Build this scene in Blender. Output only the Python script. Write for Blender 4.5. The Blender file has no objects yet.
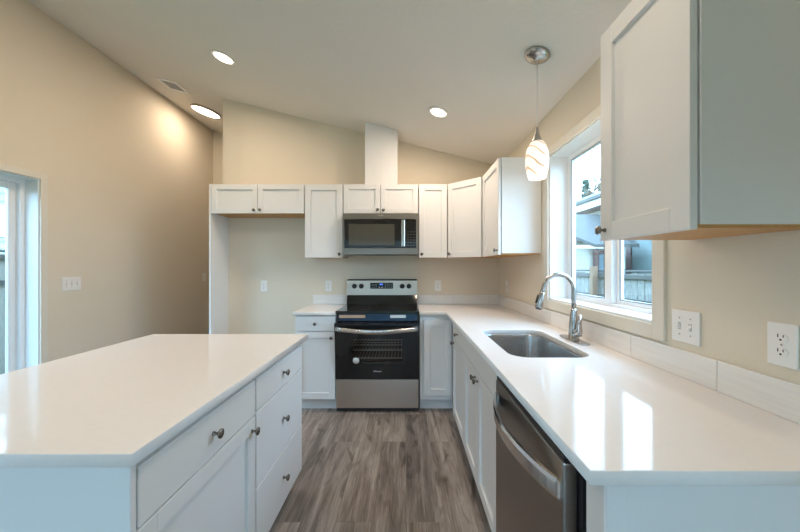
import bpy, bmesh, math, random
from mathutils import Vector, Matrix
PI = math.pi
random.seed(7)
sc = bpy.context.scene
C = sc.collection

# ---------------------------------------------------------------- camera
cd = bpy.data.cameras.new('camera'); cam = bpy.data.objects.new('camera', cd); C.objects.link(cam)
cam.location = (0, 0, 1.312); cam.rotation_euler = (PI/2, 0, 0)
cd.sensor_fit = 'HORIZONTAL'; cd.sensor_width = 36; cd.lens = 325/800*36
cd.shift_x = -6/800; cd.shift_y = 1/800
cd.clip_start = 0.05; cd.clip_end = 300
sc.camera = cam
# ---------------------------------------------------------------- world, exposure
w = bpy.data.worlds.new('overcast_sky'); sc.world = w; w.use_nodes = True
nt = w.node_tree; bg = nt.nodes['Background']
tc = nt.nodes.new('ShaderNodeTexCoord'); sx = nt.nodes.new('ShaderNodeSeparateXYZ'); cr = nt.nodes.new('ShaderNodeValToRGB')
nt.links.new(tc.outputs['Generated'], sx.inputs[0]); nt.links.new(sx.outputs['Z'], cr.inputs[0])
cr.color_ramp.elements[0].position = 0.0; cr.color_ramp.elements[0].color = (.46, .73, 1.0, 1)
cr.color_ramp.elements[1].position = 0.7; cr.color_ramp.elements[1].color = (.40, .68, 1.0, 1)
nt.links.new(cr.outputs[0], bg.inputs[0]); bg.inputs[1].default_value = 12.5
vs = sc.view_settings
vs.view_transform = 'Standard'; vs.look = 'None'; vs.gamma = 1; vs.use_curve_mapping = False; vs.exposure = 0.26
sc.cycles.use_denoising = True
sc.cycles.max_bounces = 12; sc.cycles.diffuse_bounces = 7; sc.cycles.glossy_bounces = 4
sc.cycles.transmission_bounces = 8; sc.cycles.transparent_max_bounces = 12
sc.cycles.caustics_reflective = False; sc.cycles.caustics_refractive = False
sc.cycles.sample_clamp_indirect = 4
WARM = (1.0, .79, .61)
CAN_POWER = 10.0
DAY = (.70, .87, 1.0)

# portals guide the sky's light through the glazed openings of the room
def window_light(name, loc, rot, sx_, sy_):
    l = bpy.data.lights.new(name, 'AREA'); l.shape = 'RECTANGLE'; l.size = sx_; l.size_y = sy_; l.cycles.is_portal = True
    o = bpy.data.objects.new(name, l); C.objects.link(o); o.location = loc; o.rotation_euler = rot
    return o
window_light('daylight_rear_door', (-1.0, -2.30, 1.05), (PI/2, 0, 0), 2.9, 1.9)
window_light('daylight_patio_door', (-3.22, 1.70, 1.05), (0, -PI/2, 0), 1.9, 1.7)
window_light('daylight_kitchen_window', (1.30, 1.82, 1.60), (0, PI/2, 0), .9, .85)

# ---------------------------------------------------------------- materials
def srgb(r, g, b):
    f = lambda c: ((c/255+.055)/1.055)**2.4 if c/255 > .04045 else c/255/12.92
    return (f(r), f(g), f(b), 1)
def pm(name, col, rough=.5, metal=0, spec=.5, coat=0, bump=0, bscale=40, var=0, vscale=3, vstretch=(1,1,1), emit=None, es=0, aniso=0):
    m = bpy.data.materials.new(name); m.use_nodes = True; n = m.node_tree; p = n.nodes['Principled BSDF']
    col = tuple(col) if len(col) == 4 else (*col, 1)
    p.inputs['Base Color'].default_value = col; p.inputs['Roughness'].default_value = rough; p.inputs['Metallic'].default_value = metal
    p.inputs['Specular IOR Level'].default_value = spec; p.inputs['Coat Weight'].default_value = coat; p.inputs['Coat Roughness'].default_value = .05
    if aniso: p.inputs['Anisotropic'].default_value = aniso
    t = n.nodes.new('ShaderNodeTexCoord'); mp = n.nodes.new('ShaderNodeMapping'); n.links.new(t.outputs['Object'], mp.inputs[0])
    mp.inputs['Scale'].default_value = vstretch
    if var or True:
        nz = n.nodes.new('ShaderNodeTexNoise'); nz.inputs['Scale'].default_value = vscale; nz.inputs['Detail'].default_value = 5
        n.links.new(mp.outputs[0], nz.inputs[0])
        mx = n.nodes.new('ShaderNodeMix'); mx.data_type = 'RGBA'
        v = max(var, .015)
        mx.inputs[6].default_value = tuple(c*(1-v) for c in col[:3])+(1,); mx.inputs[7].default_value = tuple(min(1, c*(1+v)) for c in col[:3])+(1,)
        n.links.new(nz.outputs[0], mx.inputs[0]); n.links.new(mx.outputs[2], p.inputs['Base Color'])
    if bump:
        b = n.nodes.new('ShaderNodeBump'); b.inputs['Strength'].default_value = bump; b.inputs['Distance'].default_value = .004
        z = n.nodes.new('ShaderNodeTexNoise'); z.inputs['Scale'].default_value = bscale; z.inputs['Detail'].default_value = 3
        n.links.new(mp.outputs[0], z.inputs[0]); n.links.new(z.outputs[0], b.inputs['Height']); n.links.new(b.outputs[0], p.inputs['Normal'])
    if emit: p.inputs['Emission Color'].default_value = (*emit, 1); p.inputs['Emission Strength'].default_value = es
    return m
M = {}
M['wall'] = pm('wall_paint', (.74, .67, .55), .75, spec=.2, bump=.12, bscale=90)
M['ceiling'] = pm('ceiling_paint', (.74, .71, .655), .9, spec=.1, bump=.6, bscale=38)
M['trim'] = pm('casing_paint', (.74, .70, .61), .5, spec=.3)
M['cab'] = pm('cabinet_white_paint', (.79, .79, .785), .38, spec=.4)
M['cabin'] = pm('cabinet_interior', (.70, .69, .66), .6)
M['ply'] = pm('birch_plywood_underside', (.52, .27, .09), .5, var=.25, vscale=6, vstretch=(1, 12, 1))
M['vinyl'] = pm('white_vinyl', (.80, .82, .83), .35)
M['plastic'] = pm('white_plastic', (.85, .84, .82), .3)
M['greyp'] = pm('grey_plastic_gap', (.42, .41, .39), .6)
M['slot'] = pm('dark_slot', (.02, .02, .02), .6)
M['nickel'] = pm('brushed_nickel', (.50, .48, .45), .25, metal=1)
M['knobm'] = pm('satin_nickel_knob', (.24, .22, .20), .25, metal=1)
M['chrome'] = pm('faucet_stainless', (.50, .49, .48), .2, metal=1)
M['steel'] = pm('brushed_stainless', (.36, .315, .275), .30, metal=1, var=.08, vscale=4, vstretch=(1, 1, 120), aniso=.4)
M['steelr'] = pm('brushed_stainless_range', (.60, .525, .455), .33, metal=1, var=.08, vscale=4, vstretch=(1, 1, 120), aniso=.4)
M['steeld'] = pm('brushed_stainless_dishwasher', (.36, .34, .32), .30, metal=1, var=.10, vscale=4, vstretch=(1, 1, 120), aniso=.4)
M['handle'] = pm('polished_handle_steel', (.75, .74, .73), .16, metal=1)
M['sink'] = pm('sink_stainless', (.50, .48, .46), .22, metal=1)
M['blackglass'] = pm('black_glass', (.012, .012, .013), .06, spec=.5, coat=.3)
M['blackpl'] = pm('black_plastic', (.02, .02, .022), .4)
M['enamel'] = pm('oven_enamel', (.07, .055, .05), .4)
M['rackm'] = pm('oven_rack_wire', (.85, .82, .78), .4, metal=0)
M['film'] = pm('blue_protective_film', (.02, .05, .10), .15, var=.4, vscale=9)
M['paper'] = pm('paper_label', (.78, .78, .75), .7, var=.15, vscale=90)
M['orange'] = pm('orange_label', (.62, .42, .28), .7, var=.3, vscale=70)
M['white_ink'] = pm('silver_print', (.8, .8, .8), .4)
M['blue_led'] = pm('blue_display_light', (.02, .04, .3), .4, emit=(.08, .2, 1.0), es=2.2)
M['mwwin'] = pm('microwave_window_mesh', (.075, .07, .055), .12, coat=.2, var=.15, vscale=250)
M['fence'] = pm('weathered_fence_wood', (.19, .175, .155), .85, var=.75, vscale=7, vstretch=(6, 6, 1.2))
M['fencel'] = pm('pale_fence_wood', (.34, .30, .26), .85, var=.3, vscale=5, vstretch=(6, 6, .8))
M['fenced'] = pm('dark_fence_rail', (.07, .06, .05), .85, var=.4, vscale=5, vstretch=(6, .8, 6))
M['fenceb'] = pm('brown_fence_wood', (.20, .12, .075), .85, var=.3, vscale=5, vstretch=(6, 6, .8))
M['grass'] = pm('lawn', (.07, .11, .04), .95, var=.4, vscale=8)
M['siding_w'] = pm('white_siding', (.42, .37, .31), .6)
M['siding_b'] = pm('blue_grey_siding', (.28, .30, .30), .6)
M['shingle'] = pm('grey_shingles', (.085, .083, .078), .9, var=.35, vscale=18, vstretch=(1, 1, 6))
M['brown'] = pm('brown_trim', (.13, .07, .06), .6)
M['teal'] = pm('grey_teal_wall', (.12, .15, .14), .6)
M['bark'] = pm('bark', (.13, .09, .06), .9)
M['needle'] = pm('evergreen_needles', (.05, .09, .055), .9, var=.4, vscale=6)
M['pglass'] = pm('dark_window_glass', (.16, .20, .22), .1)

def glass_mat(name, tint, r0=.04):
    m = bpy.data.materials.new(name); m.use_nodes = True; n = m.node_tree
    for x in list(n.nodes): n.nodes.remove(x)
    o = n.nodes.new('ShaderNodeOutputMaterial'); t = n.nodes.new('ShaderNodeBsdfTransparent'); g = n.nodes.new('ShaderNodeBsdfGlossy')
    f = n.nodes.new('ShaderNodeMath'); f.operation = 'POWER'; lw = n.nodes.new('ShaderNodeLayerWeight'); lw.inputs[0].default_value = .5; n.links.new(lw.outputs['Facing'], f.inputs[0]); f.inputs[1].default_value = 5
    f2 = n.nodes.new('ShaderNodeMath'); f2.operation = 'MULTIPLY_ADD'; n.links.new(f.outputs[0], f2.inputs[0]); f2.inputs[1].default_value = 1-r0; f2.inputs[2].default_value = r0
    mx = n.nodes.new('ShaderNodeMixShader')
    t.inputs[0].default_value = (*tint, 1); g.inputs['Roughness'].default_value = .01
    n.links.new(f2.outputs[0], mx.inputs[0]); n.links.new(t.outputs[0], mx.inputs[1]); n.links.new(g.outputs[0], mx.inputs[2]); n.links.new(mx.outputs[0], o.inputs[0])
    return m
M['glass'] = glass_mat('window_glass', (.95, .98, .98))
M['ovenglass'] = glass_mat('oven_door_glass', (.80, .77, .74))

# quartz worktop
m = pm('white_quartz', (.87, .84, .82), .08, spec=.32, coat=.0, var=.03, vscale=60); M['quartz'] = m
# backsplash tile with faint long streaks
M['tile'] = pm('streaked_white_tile', (.82, .80, .77), .25, var=.10, vscale=4, vstretch=(1.2, 1.2, 22))
# pendant glass: milky, with soft brown swirls, lit from inside
m = bpy.data.materials.new('swirled_lamp_glass'); m.use_nodes = True; n = m.node_tree; p = n.nodes['Principled BSDF']
t = n.nodes.new('ShaderNodeTexCoord'); wv = n.nodes.new('ShaderNodeTexWave'); r = n.nodes.new('ShaderNodeValToRGB')
mp = n.nodes.new('ShaderNodeMapping'); mp.inputs['Rotation'].default_value = (.5, .9, .2); n.links.new(t.outputs['Object'], mp.inputs[0])
wv.inputs['Scale'].default_value = 6; wv.inputs['Distortion'].default_value = 7; wv.inputs['Detail'].default_value = 2; n.links.new(mp.outputs[0], wv.inputs[0])
r.color_ramp.elements[0].position = .0; r.color_ramp.elements[0].color = (.55, .36, .24, 1); r.color_ramp.elements[1].position = .16; r.color_ramp.elements[1].color = (1, .90, .78, 1)
n.links.new(wv.outputs[0], r.inputs[0]); n.links.new(r.outputs[0], p.inputs['Base Color']); n.links.new(r.outputs[0], p.inputs['Emission Color'])
p.inputs['Emission Strength'].default_value = .64; p.inputs['Roughness'].default_value = .2; M['shade'] = m
m = bpy.data.materials.new('lamp_lens'); m.use_nodes = True; p = m.node_tree.nodes['Principled BSDF']
p.inputs['Emission Color'].default_value = (1, .86, .66, 1); p.inputs['Emission Strength'].default_value = 5; M['lens'] = m

# vinyl plank floor
m = bpy.data.materials.new('grey_brown_vinyl_planks'); m.use_nodes = True; n = m.node_tree; p = n.nodes['Principled BSDF']
t = n.nodes.new('ShaderNodeTexCoord'); mp = n.nodes.new('ShaderNodeMapping'); mp.inputs['Rotation'].default_value = (0, 0, PI/2)
n.links.new(t.outputs['Object'], mp.inputs[0])
bk = n.nodes.new('ShaderNodeTexBrick'); bk.offset = .37; bk.inputs['Scale'].default_value = 1; bk.inputs['Brick Width'].default_value = 1.22; bk.inputs['Row Height'].default_value = .18
bk.inputs['Mortar Size'].default_value = .0015; bk.inputs['Mortar Smooth'].default_value = 0; bk.inputs['Bias'].default_value = 0
bk.inputs['Color1'].default_value = (0, 0, 0, 1); bk.inputs['Color2'].default_value = (1, 1, 1, 1); bk.inputs['Mortar'].default_value = (.2, .2, .2, 1)
n.links.new(mp.outputs[0], bk.inputs[0])
# grain: noise stretched along y, shifted per plank
add = n.nodes.new('ShaderNodeVectorMath'); add.operation = 'MULTIPLY_ADD'
n.links.new(bk.outputs['Color'], add.inputs[0]); add.inputs[1].default_value = (3.1, 7.3, 0); n.links.new(t.outputs['Object'], add.inputs[2])
m2 = n.nodes.new('ShaderNodeMapping'); m2.inputs['Scale'].default_value = (9, .9, 1); n.links.new(add.outputs[0], m2.inputs[0])
g1 = n.nodes.new('ShaderNodeTexNoise'); g1.inputs['Scale'].default_value = 1.6; g1.inputs['Detail'].default_value = 8; g1.inputs['Roughness'].default_value = .65; g1.inputs['Distortion'].default_value = .6
n.links.new(m2.outputs[0], g1.inputs[0])
m3 = n.nodes.new('ShaderNodeMapping'); m3.inputs['Scale'].default_value = (5.5, 1.6, 1); n.links.new(add.outputs[0], m3.inputs[0])
g2 = n.nodes.new('ShaderNodeTexNoise'); g2.inputs['Scale'].default_value = 1.5; g2.inputs['Detail'].default_value = 3; g2.inputs['Distortion'].default_value = 1.2; n.links.new(m3.outputs[0], g2.inputs[0])
r = n.nodes.new('ShaderNodeValToRGB'); e = r.color_ramp.elements
e[0].position = .32; e[0].color = (.075, .060, .052, 1); e[1].position = .64; e[1].color = (.46, .41, .37, 1)
x = e.new(.48); x.color = (.235, .198, .172, 1)
m4 = n.nodes.new('ShaderNodeMapping'); m4.inputs['Scale'].default_value = (70, 3, 1); n.links.new(add.outputs[0], m4.inputs[0])
g3 = n.nodes.new('ShaderNodeTexNoise'); g3.inputs['Scale'].default_value = 1.5; g3.inputs['Detail'].default_value = 6; g3.inputs['Roughness'].default_value = .7; n.links.new(m4.outputs[0], g3.inputs[0])
mg = n.nodes.new('ShaderNodeMix'); mg.inputs[0].default_value = .38; n.links.new(g1.outputs[0], mg.inputs[2]); n.links.new(g3.outputs[0], mg.inputs[3])
n.links.new(mg.outputs[0], r.inputs[0])
r2 = n.nodes.new('ShaderNodeValToRGB'); r2.color_ramp.elements[0].position = .29; r2.color_ramp.elements[0].color = (.38, .34, .32, 1); r2.color_ramp.elements[1].position = .42; r2.color_ramp.elements[1].color = (1, 1, 1, 1)
n.links.new(g2.outputs[0], r2.inputs[0])
mu = n.nodes.new('ShaderNodeMix'); mu.data_type = 'RGBA'; mu.blend_type = 'MULTIPLY'; mu.inputs[0].default_value = 1
n.links.new(r.outputs[0], mu.inputs[6]); n.links.new(r2.outputs[0], mu.inputs[7])
r3 = n.nodes.new('ShaderNodeValToRGB'); r3.color_ramp.elements[0].color = (.78, .77, .77, 1); r3.color_ramp.elements[1].color = (1.12, 1.10, 1.08, 1)
n.links.new(bk.outputs['Color'], r3.inputs[0])
mv = n.nodes.new('ShaderNodeMix'); mv.data_type = 'RGBA'; mv.blend_type = 'MULTIPLY'; mv.inputs[0].default_value = 1
n.links.new(mu.outputs[2], mv.inputs[6]); n.links.new(r3.outputs[0], mv.inputs[7]); n.links.new(mv.outputs[2], p.inputs['Base Color'])
p.inputs['Roughness'].default_value = .42; p.inputs['Specular IOR Level'].default_value = .35
b = n.nodes.new('ShaderNodeBump'); b.inputs['Strength'].default_value = .25; b.inputs['Distance'].default_value = .002; n.links.new(g1.outputs[0], b.inputs['Height']); n.links.new(b.outputs[0], p.inputs['Normal'])
M['floor'] = m

# ---------------------------------------------------------------- mesh helpers
def box(bm, x0, x1, y0, y1, z0, z1, bev=0, seg=1):
    x0, x1 = sorted((x0, x1)); y0, y1 = sorted((y0, y1)); z0, z1 = sorted((z0, z1))
    v = [bm.verts.new(c) for c in ((x0,y0,z0),(x1,y0,z0),(x1,y1,z0),(x0,y1,z0),(x0,y0,z1),(x1,y0,z1),(x1,y1,z1),(x0,y1,z1))]
    fs = [bm.faces.new([v[i] for i in q]) for q in ((3,2,1,0),(4,5,6,7),(0,1,5,4),(1,2,6,5),(2,3,7,6),(3,0,4,7))]
    if bev:
        es = list({e for f in fs for e in f.edges})
        bmesh.ops.bevel(bm, geom=es, offset=bev, segments=seg, affect='EDGES', profile=.5)
    return bm
def prism(bm, pts, axis, a, b):
    """2-D outline pts extruded along axis from a to b; pts are the other two coordinates in x,y,z order"""
    def mk(p, t):
        return {'x': (t, p[0], p[1]), 'y': (p[0], t, p[1]), 'z': (p[0], p[1], t)}[axis]
    A = [bm.verts.new(mk(p, a)) for p in pts]; B = [bm.verts.new(mk(p, b)) for p in pts]
    fs = [bm.faces.new(A), bm.faces.new(B[::-1])]
    n = len(pts)
    for i in range(n): fs.append(bm.faces.new((A[i], B[i], B[(i+1) % n], A[(i+1) % n])))
    bmesh.ops.recalc_face_normals(bm, faces=fs)
    return bm
def lathe(bm, prof, seg=24, mat=None):
    """profile [(r,z)] turned about z"""
    rings = []
    for r_, z in prof:
        if r_ < 1e-6: rings.append([bm.verts.new((0, 0, z))])
        else: rings.append([bm.verts.new((r_*math.cos(2*PI*i/seg), r_*math.sin(2*PI*i/seg), z)) for i in range(seg)])
    nv = [v for r_ in rings for v in r_]; fs = []
    for a, b in zip(rings, rings[1:]):
        for i in range(seg):
            j = (i+1) % seg
            if len(a) == 1 and len(b) == 1: continue
            if len(a) == 1: fs.append(bm.faces.new((a[0], b[i], b[j])))
            elif len(b) == 1: fs.append(bm.faces.new((a[i], b[0], a[j])))
            else: fs.append(bm.faces.new((a[i], b[i], b[j], a[j])))
    bmesh.ops.recalc_face_normals(bm, faces=fs)
    for f in fs: f.smooth = True
    if mat is not None: bmesh.ops.transform(bm, matrix=mat, verts=nv)
    return bm
def tube(bm, pts, rad, seg=12, flat=None):
    """sweep a circle (or ellipse flat=(a,b) scale) along pts; rad a number or list"""
    pts = [Vector(p) for p in pts]; n = len(pts)
    if not hasattr(rad, '__len__'): rad = [rad]*n
    up = None; rings = []
    for i, p in enumerate(pts):
        d = (pts[min(i+1, n-1)]-pts[max(i-1, 0)]).normalized()
        if up is None:
            up = Vector((0, 0, 1)) if abs(d.z) < .9 else Vector((0, 1, 0))
        s = d.cross(up).normalized(); up = s.cross(d).normalized()
        fa, fb = flat if flat else (1, 1)
        rings.append([bm.verts.new(p + s*rad[i]*fa*math.cos(2*PI*k/seg) + up*rad[i]*fb*math.sin(2*PI*k/seg)) for k in range(seg)])
    fs = []
    for a, b in zip(rings, rings[1:]):
        for k in range(seg): fs.append(bm.faces.new((a[k], a[(k+1) % seg], b[(k+1) % seg], b[k])))
    fs.append(bm.faces.new(rings[0])); fs.append(bm.faces.new(rings[-1][::-1]))
    bmesh.ops.recalc_face_normals(bm, faces=fs)
    for f in fs: f.smooth = True
    return bm
NB = bmesh.new
def obj(name, bm, mat, parent=None, loc=None):
    me = bpy.data.meshes.new(name); bm.to_mesh(me); bm.free()
    o = bpy.data.objects.new(name, me); C.objects.link(o); me.materials.append(mat)
    if parent: o.parent = parent
    if loc: o.location = loc
    return o
def tag(o, label, cat, group=None, kind=None):
    if label: o['label'] = label
    if cat: o['category'] = cat
    if group: o['group'] = group
    if kind: o['kind'] = kind
    return o
def thing(name, label, cat, loc=(0, 0, 0), rotz=0, group=None):
    o = bpy.data.objects.new(name, None); C.objects.link(o); o.empty_display_size = .1
    o.location = loc; o.rotation_euler = (0, 0, rotz)
    return tag(o, label, cat, group)
def struct(name, bm, m):
    o = obj(name, bm, m); o['kind'] = 'structure'; return o
def fill2d(name, outer, holes, z0, z1, mat, parent=None, bev=.002):
    """outline with holes, extruded z0..z1 with a soft edge"""
    cu = bpy.data.curves.new(name, 'CURVE'); cu.dimensions = '2D'; cu.fill_mode = 'BOTH'
    cu.extrude = (z1-z0)/2-bev; cu.bevel_depth = bev; cu.bevel_resolution = 1; cu.offset = -bev
    for k, pts in enumerate([outer]+holes):
        s = cu.splines.new('POLY'); s.points.add(len(pts)-1)
        for p_, q in zip(s.points, pts): p_.co = (q[0], q[1], 0, 1)
        s.use_cyclic_u = True
    tmp = bpy.data.objects.new('tmp', cu); C.objects.link(tmp)
    bpy.context.view_layer.update()
    me = bpy.data.meshes.new_from_object(tmp.evaluated_get(bpy.context.evaluated_depsgraph_get()))
    bpy.data.objects.remove(tmp); bpy.data.curves.remove(cu)
    me.name = name; me.transform(Matrix.Translation((0, 0, (z0+z1)/2)))
    me.materials.clear(); me.materials.append(mat)
    o = bpy.data.objects.new(name, me); C.objects.link(o)
    if parent: o.parent = parent
    return o
def text(name, s, size, mat, parent, loc, rot=(PI/2, 0, 0), depth=.0004):
    cu = bpy.data.curves.new(name, 'FONT'); cu.body = s; cu.size = size; cu.align_x = 'CENTER'; cu.align_y = 'CENTER'; cu.extrude = depth
    tmp = bpy.data.objects.new('tmp', cu); C.objects.link(tmp); bpy.context.view_layer.update()
    me = bpy.data.meshes.new_from_object(tmp.evaluated_get(bpy.context.evaluated_depsgraph_get()))
    bpy.data.objects.remove(tmp); bpy.data.curves.remove(cu)
    me.materials.clear(); me.materials.append(mat); me.name = name
    o = bpy.data.objects.new(name, me); C.objects.link(o); o.parent = parent; o.location = loc; o.rotation_euler = rot
    return o
def rrect(x0, x1, y0, y1, r, n=8):
    P = []
    for cx, cy, a0 in ((x1-r, y1-r, 0), (x0+r, y1-r, PI/2), (x0+r, y0+r, PI), (x1-r, y0+r, 1.5*PI)):
        for i in range(n+1):
            a = a0+PI/2*i/n; P.append((cx+r*math.cos(a), cy+r*math.sin(a)))
    return P

# ---------------------------------------------------------------- room shell
XL, XR, YB, YH, YR = -2.947, 1.02, 3.557, 4.96, -2.2
T = .17
def ceil_z(x): return 2.417+(XR-x)*.245
struct('floor', box(NB(), XL-T, XR+T, YR-T, YH+T, -.1, 0), M['floor'])
struct('ceiling', prism(NB(), [(XL-T, ceil_z(XL-T)), (XR+T, ceil_z(XR+T)), (XR+T, ceil_z(XR+T)+.15), (XL-T, ceil_z(XL-T)+.15)], 'y', YR-T, YH+T), M['ceiling'])
# left wall with the patio door opening
DY0, DY1, DZ = .79, 2.615, 2.02
bm = NB(); H = ceil_z(XL)
box(bm, XL-T, XL, YR-T, DY0, 0, H); box(bm, XL-T, XL, DY1, YH+T, 0, H); box(bm, XL-T, XL, DY0, DY1, DZ, H)
struct('wall_left', bm, M['wall'])
WY0, WY1, WZ0, WZ1 = 1.332, 2.313, 1.08, 2.10
bm = NB(); H = ceil_z(XR)
box(bm, XR, XR+T, YR-T, WY0, 0, H); box(bm, XR, XR+T, WY1, YH+T, 0, H); box(bm, XR, XR+T, WY0, WY1, WZ1, H); box(bm, XR, XR+T, WY0, WY1, 0, WZ0)
struct('wall_right', bm, M['wall'])
struct('wall_back', prism(NB(), [(-2.005, 0), (XR, 0), (XR, ceil_z(XR)), (-2.005, ceil_z(-2.005))], 'y', YB, YB+.12), M['wall'])
struct('wall_hall', prism(NB(), [(XL, 0), (XR, 0), (XR, ceil_z(XR)), (XL, ceil_z(XL))], 'y', YH, YH+T), M['wall'])
bm = NB(); RX0, RX1, RZ = -2.5, .5, 2.05
prism(bm, [(XL, 0), (RX0, 0), (RX0, ceil_z(RX0)), (XL, ceil_z(XL))], 'y', YR-T, YR)
prism(bm, [(RX1, 0), (XR, 0), (XR, ceil_z(XR)), (RX1, ceil_z(RX1))], 'y', YR-T, YR)
prism(bm, [(RX0, RZ), (RX1, RZ), (RX1, ceil_z(RX1)), (RX0, ceil_z(RX0))], 'y', YR-T, YR)
struct('wall_rear', bm, M['wall'])
for nm, a in (('baseboard_left', (XL, XL+.014, DY1+.06, YH)), ('baseboard_hall', (XL+.014, -2.0, YH-.014, YH)), ('baseboard_right', (XR-.014, XR, YR, .66))):
    struct(nm, box(NB(), *a, 0, .09, .003), M['vinyl'])

# patio door in the left wall (sliding, mostly cut by the frame)
d = struct('door_1', NB(), M['vinyl'])
bm = NB(); X0, X1 = XL-.165, XL-.105
f = .045
box(bm, X0, X1, DY0, DY0+f, 0, DZ, .003); box(bm, X0, X1, DY1-f, DY1, 0, DZ, .003); box(bm, X0, X1, DY0+f, DY1-f, DZ-f, DZ, .003); box(bm, X0, X1, DY0+f, DY1-f, 0, .03, .003)
obj('door_frame', bm, M['vinyl'], d)
for k, (a, b, xo) in enumerate(((DY0+f, 1.73, 0), (1.68, DY1-f, -.03))):
    xa, xb = X0+.031+xo, X0+.058+xo; s = .05
    bm = NB(); box(bm, xa, xb, a, a+s, .03, DZ-f, .003); box(bm, xa, xb, b-s, b, .03, DZ-f, .003); box(bm, xa, xb, a+s, b-s, DZ-f-s, DZ-f, .003); box(bm, xa, xb, a+s, b-s, .03, .12, .003)
    sh = obj('sliding_sash', bm, M['vinyl'], d)
    obj('pane', box(NB(), xa+.010, xb-.010, a+s, b-s, .12, DZ-f-s), M['glass'], sh)
j = .012
bm = NB(); box(bm, XL-.105, XL-.001, DY1-j, DY1, 0, DZ-j); box(bm, XL-.105, XL-.001, DY0, DY0+j, 0, DZ-j); box(bm, XL-.105, XL-.001, DY0, DY1, DZ-j, DZ)
obj('jamb', bm, M['vinyl'], d)
cw = .05
bm = NB(); box(bm, XL, XL+.014, DY1-.004, DY1+cw, 0, DZ+cw, .002); box(bm, XL, XL+.014, DY0-cw, DY0+.004, 0, DZ+cw, .002); box(bm, XL, XL+.014, DY0+.004, DY1-.004, DZ-.004, DZ+cw, .002)
obj('casing', bm, M['trim'], d)
# rear glazed door (behind the camera; lights the room)
d = struct('door_2', NB(), M['vinyl'])
bm = NB(); f = .05; y0, y1 = YR-.12, YR-.06
for a, b in ((RX0, RX0+f), (-1.52, -1.48), (-.52, -.48), (RX1-f, RX1)): box(bm, a, b, y0, y1, 0, RZ)
box(bm, RX0+f, RX1-f, y0+.001, y1-.001, RZ-f, RZ); box(bm, RX0+f, RX1-f, y0+.001, y1-.001, 0, .06)
obj('door_frame', bm, M['vinyl'], d); obj('pane', box(NB(), RX0+f, RX1-f, y0+.025, y0+.031, .06, RZ-f), M['glass'], d)

# kitchen window in the right wall
wd = struct('window_1', NB(), M['vinyl'])
bm = NB(); f = .038; X0, X1 = XR+.125, XR+.17
box(bm, X0, X1, WY0, WY0+f, WZ0, WZ1, .003); box(bm, X0, X1, WY1-f, WY1, WZ0, WZ1, .003); box(bm, X0, X1, WY0+f, WY1-f, WZ1-f, WZ1, .003); box(bm, X0, X1, WY0+f, WY1-f, WZ0, WZ0+.03, .003)
box(bm, X0-.006, X1-.004, 1.80, 1.846, WZ0+.031, WZ1-f-.001, .002)
obj('window_frame', bm, M['vinyl'], wd)
for a, b, xo in ((1.848, WY1-f, -.012), (WY0+f, 1.798, .010)):
    xa, xb = X0+.012+xo, X0+.032+xo; s = .030
    bm = NB(); box(bm, xa, xb, a, a+s, WZ0+.03, WZ1-f, .002); box(bm, xa, xb, b-s, b, WZ0+.03, WZ1-f, .002); box(bm, xa, xb, a+s, b-s, WZ1-f-.012, WZ1-f, .002); box(bm, xa, xb, a+s, b-s, WZ0+.03, WZ0+.055, .002)
    sh = obj('sash', bm, M['vinyl'], wd)
    obj('pane', box(NB(), xa+.007, xb-.007, a+s, b-s, WZ0+.055, WZ1-f-.012), M['glass'], sh)
    g = .004; bm = NB()
    box(bm, xa-.0015, xa, a+s-g, a+s, WZ0+.055, WZ1-f-.012); box(bm, xa-.0015, xa, b-s, b-s+g, WZ0+.055, WZ1-f-.012); box(bm, xa-.0015, xa, a+s, b-s, WZ1-f-.012, WZ1-f-.012+g); box(bm, xa-.0015, xa, a+s, b-s, WZ0+.055-g, WZ0+.055)
    obj('gasket', bm, M['blackpl'], sh)
bm = NB(); j = .01
box(bm, XR+.001, X0, WY0, WY0+j, WZ0, WZ1); box(bm, XR+.001, X0, WY1-j, WY1, WZ0, WZ1); box(bm, XR+.001, X0, WY0+j, WY1-j, WZ1-j, WZ1)
obj('jamb', bm, M['vinyl'], wd)
obj('window_sill', box(NB(), XR-.002, X0, WY0+j, WY1-j, WZ0-.001, WZ0+.012, .003), M['vinyl'], wd)
bm = NB(); cw = .062
box(bm, XR-.014, XR, WY0-cw, WY0, WZ0-cw, WZ1+.055, .002); box(bm, XR-.014, XR, WY1, WY1+cw, WZ0-cw, WZ1+.055, .002)
box(bm, XR-.014, XR, WY0, WY1, WZ1, WZ1+.055, .002); box(bm, XR-.014, XR, WY0, WY1, WZ0-cw, WZ0, .002)
obj('casing', bm, M['trim'], wd)

# ---------------------------------------------------------------- cabinets
ZC0, ZC1 = .878, .908          # worktop under side and top
def shaker(x0, x1, z0, z1, r=.057, th=.02, rec=.012):
    """shaker door in local cabinet space, front face at y=0"""
    bm = NB(); b = .0012
    box(bm, x0, x0+r, 0, th, z0, z1, b); box(bm, x1-r, x1, 0, th, z0, z1, b)
    box(bm, x0+r, x1-r, .0003, th-.0003, z1-r, z1, b); box(bm, x0+r, x1-r, .0003, th-.0003, z0, z0+r, b)
    box(bm, x0+r-.001, x1-r+.001, rec, th-.002, z0+r-.001, z1-r+.001)
    return bm
def slab(x0, x1, z0, z1, th=.02): return box(NB(), x0, x1, 0, th, z0, z1, .002)
kb = NB()
lathe(kb, [(0, -.0), (.0075, 0), (.0068, .004), (.0048, .008), (.0046, .013), (.008, .017), (.0135, .0205), (.0155, .024), (.0145, .0275), (.009, .0295), (0, .030)], 20, Matrix.Rotation(PI/2, 4, 'X'))
KNOB = bpy.data.meshes.new('knob'); kb.to_mesh(KNOB); kb.free(); KNOB.materials.append(M['knobm'])
def knob(parent, x, z):
    o = bpy.data.objects.new('knob', KNOB); C.objects.link(o); o.parent = parent; o.location = (x, 0, z); return o
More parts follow.
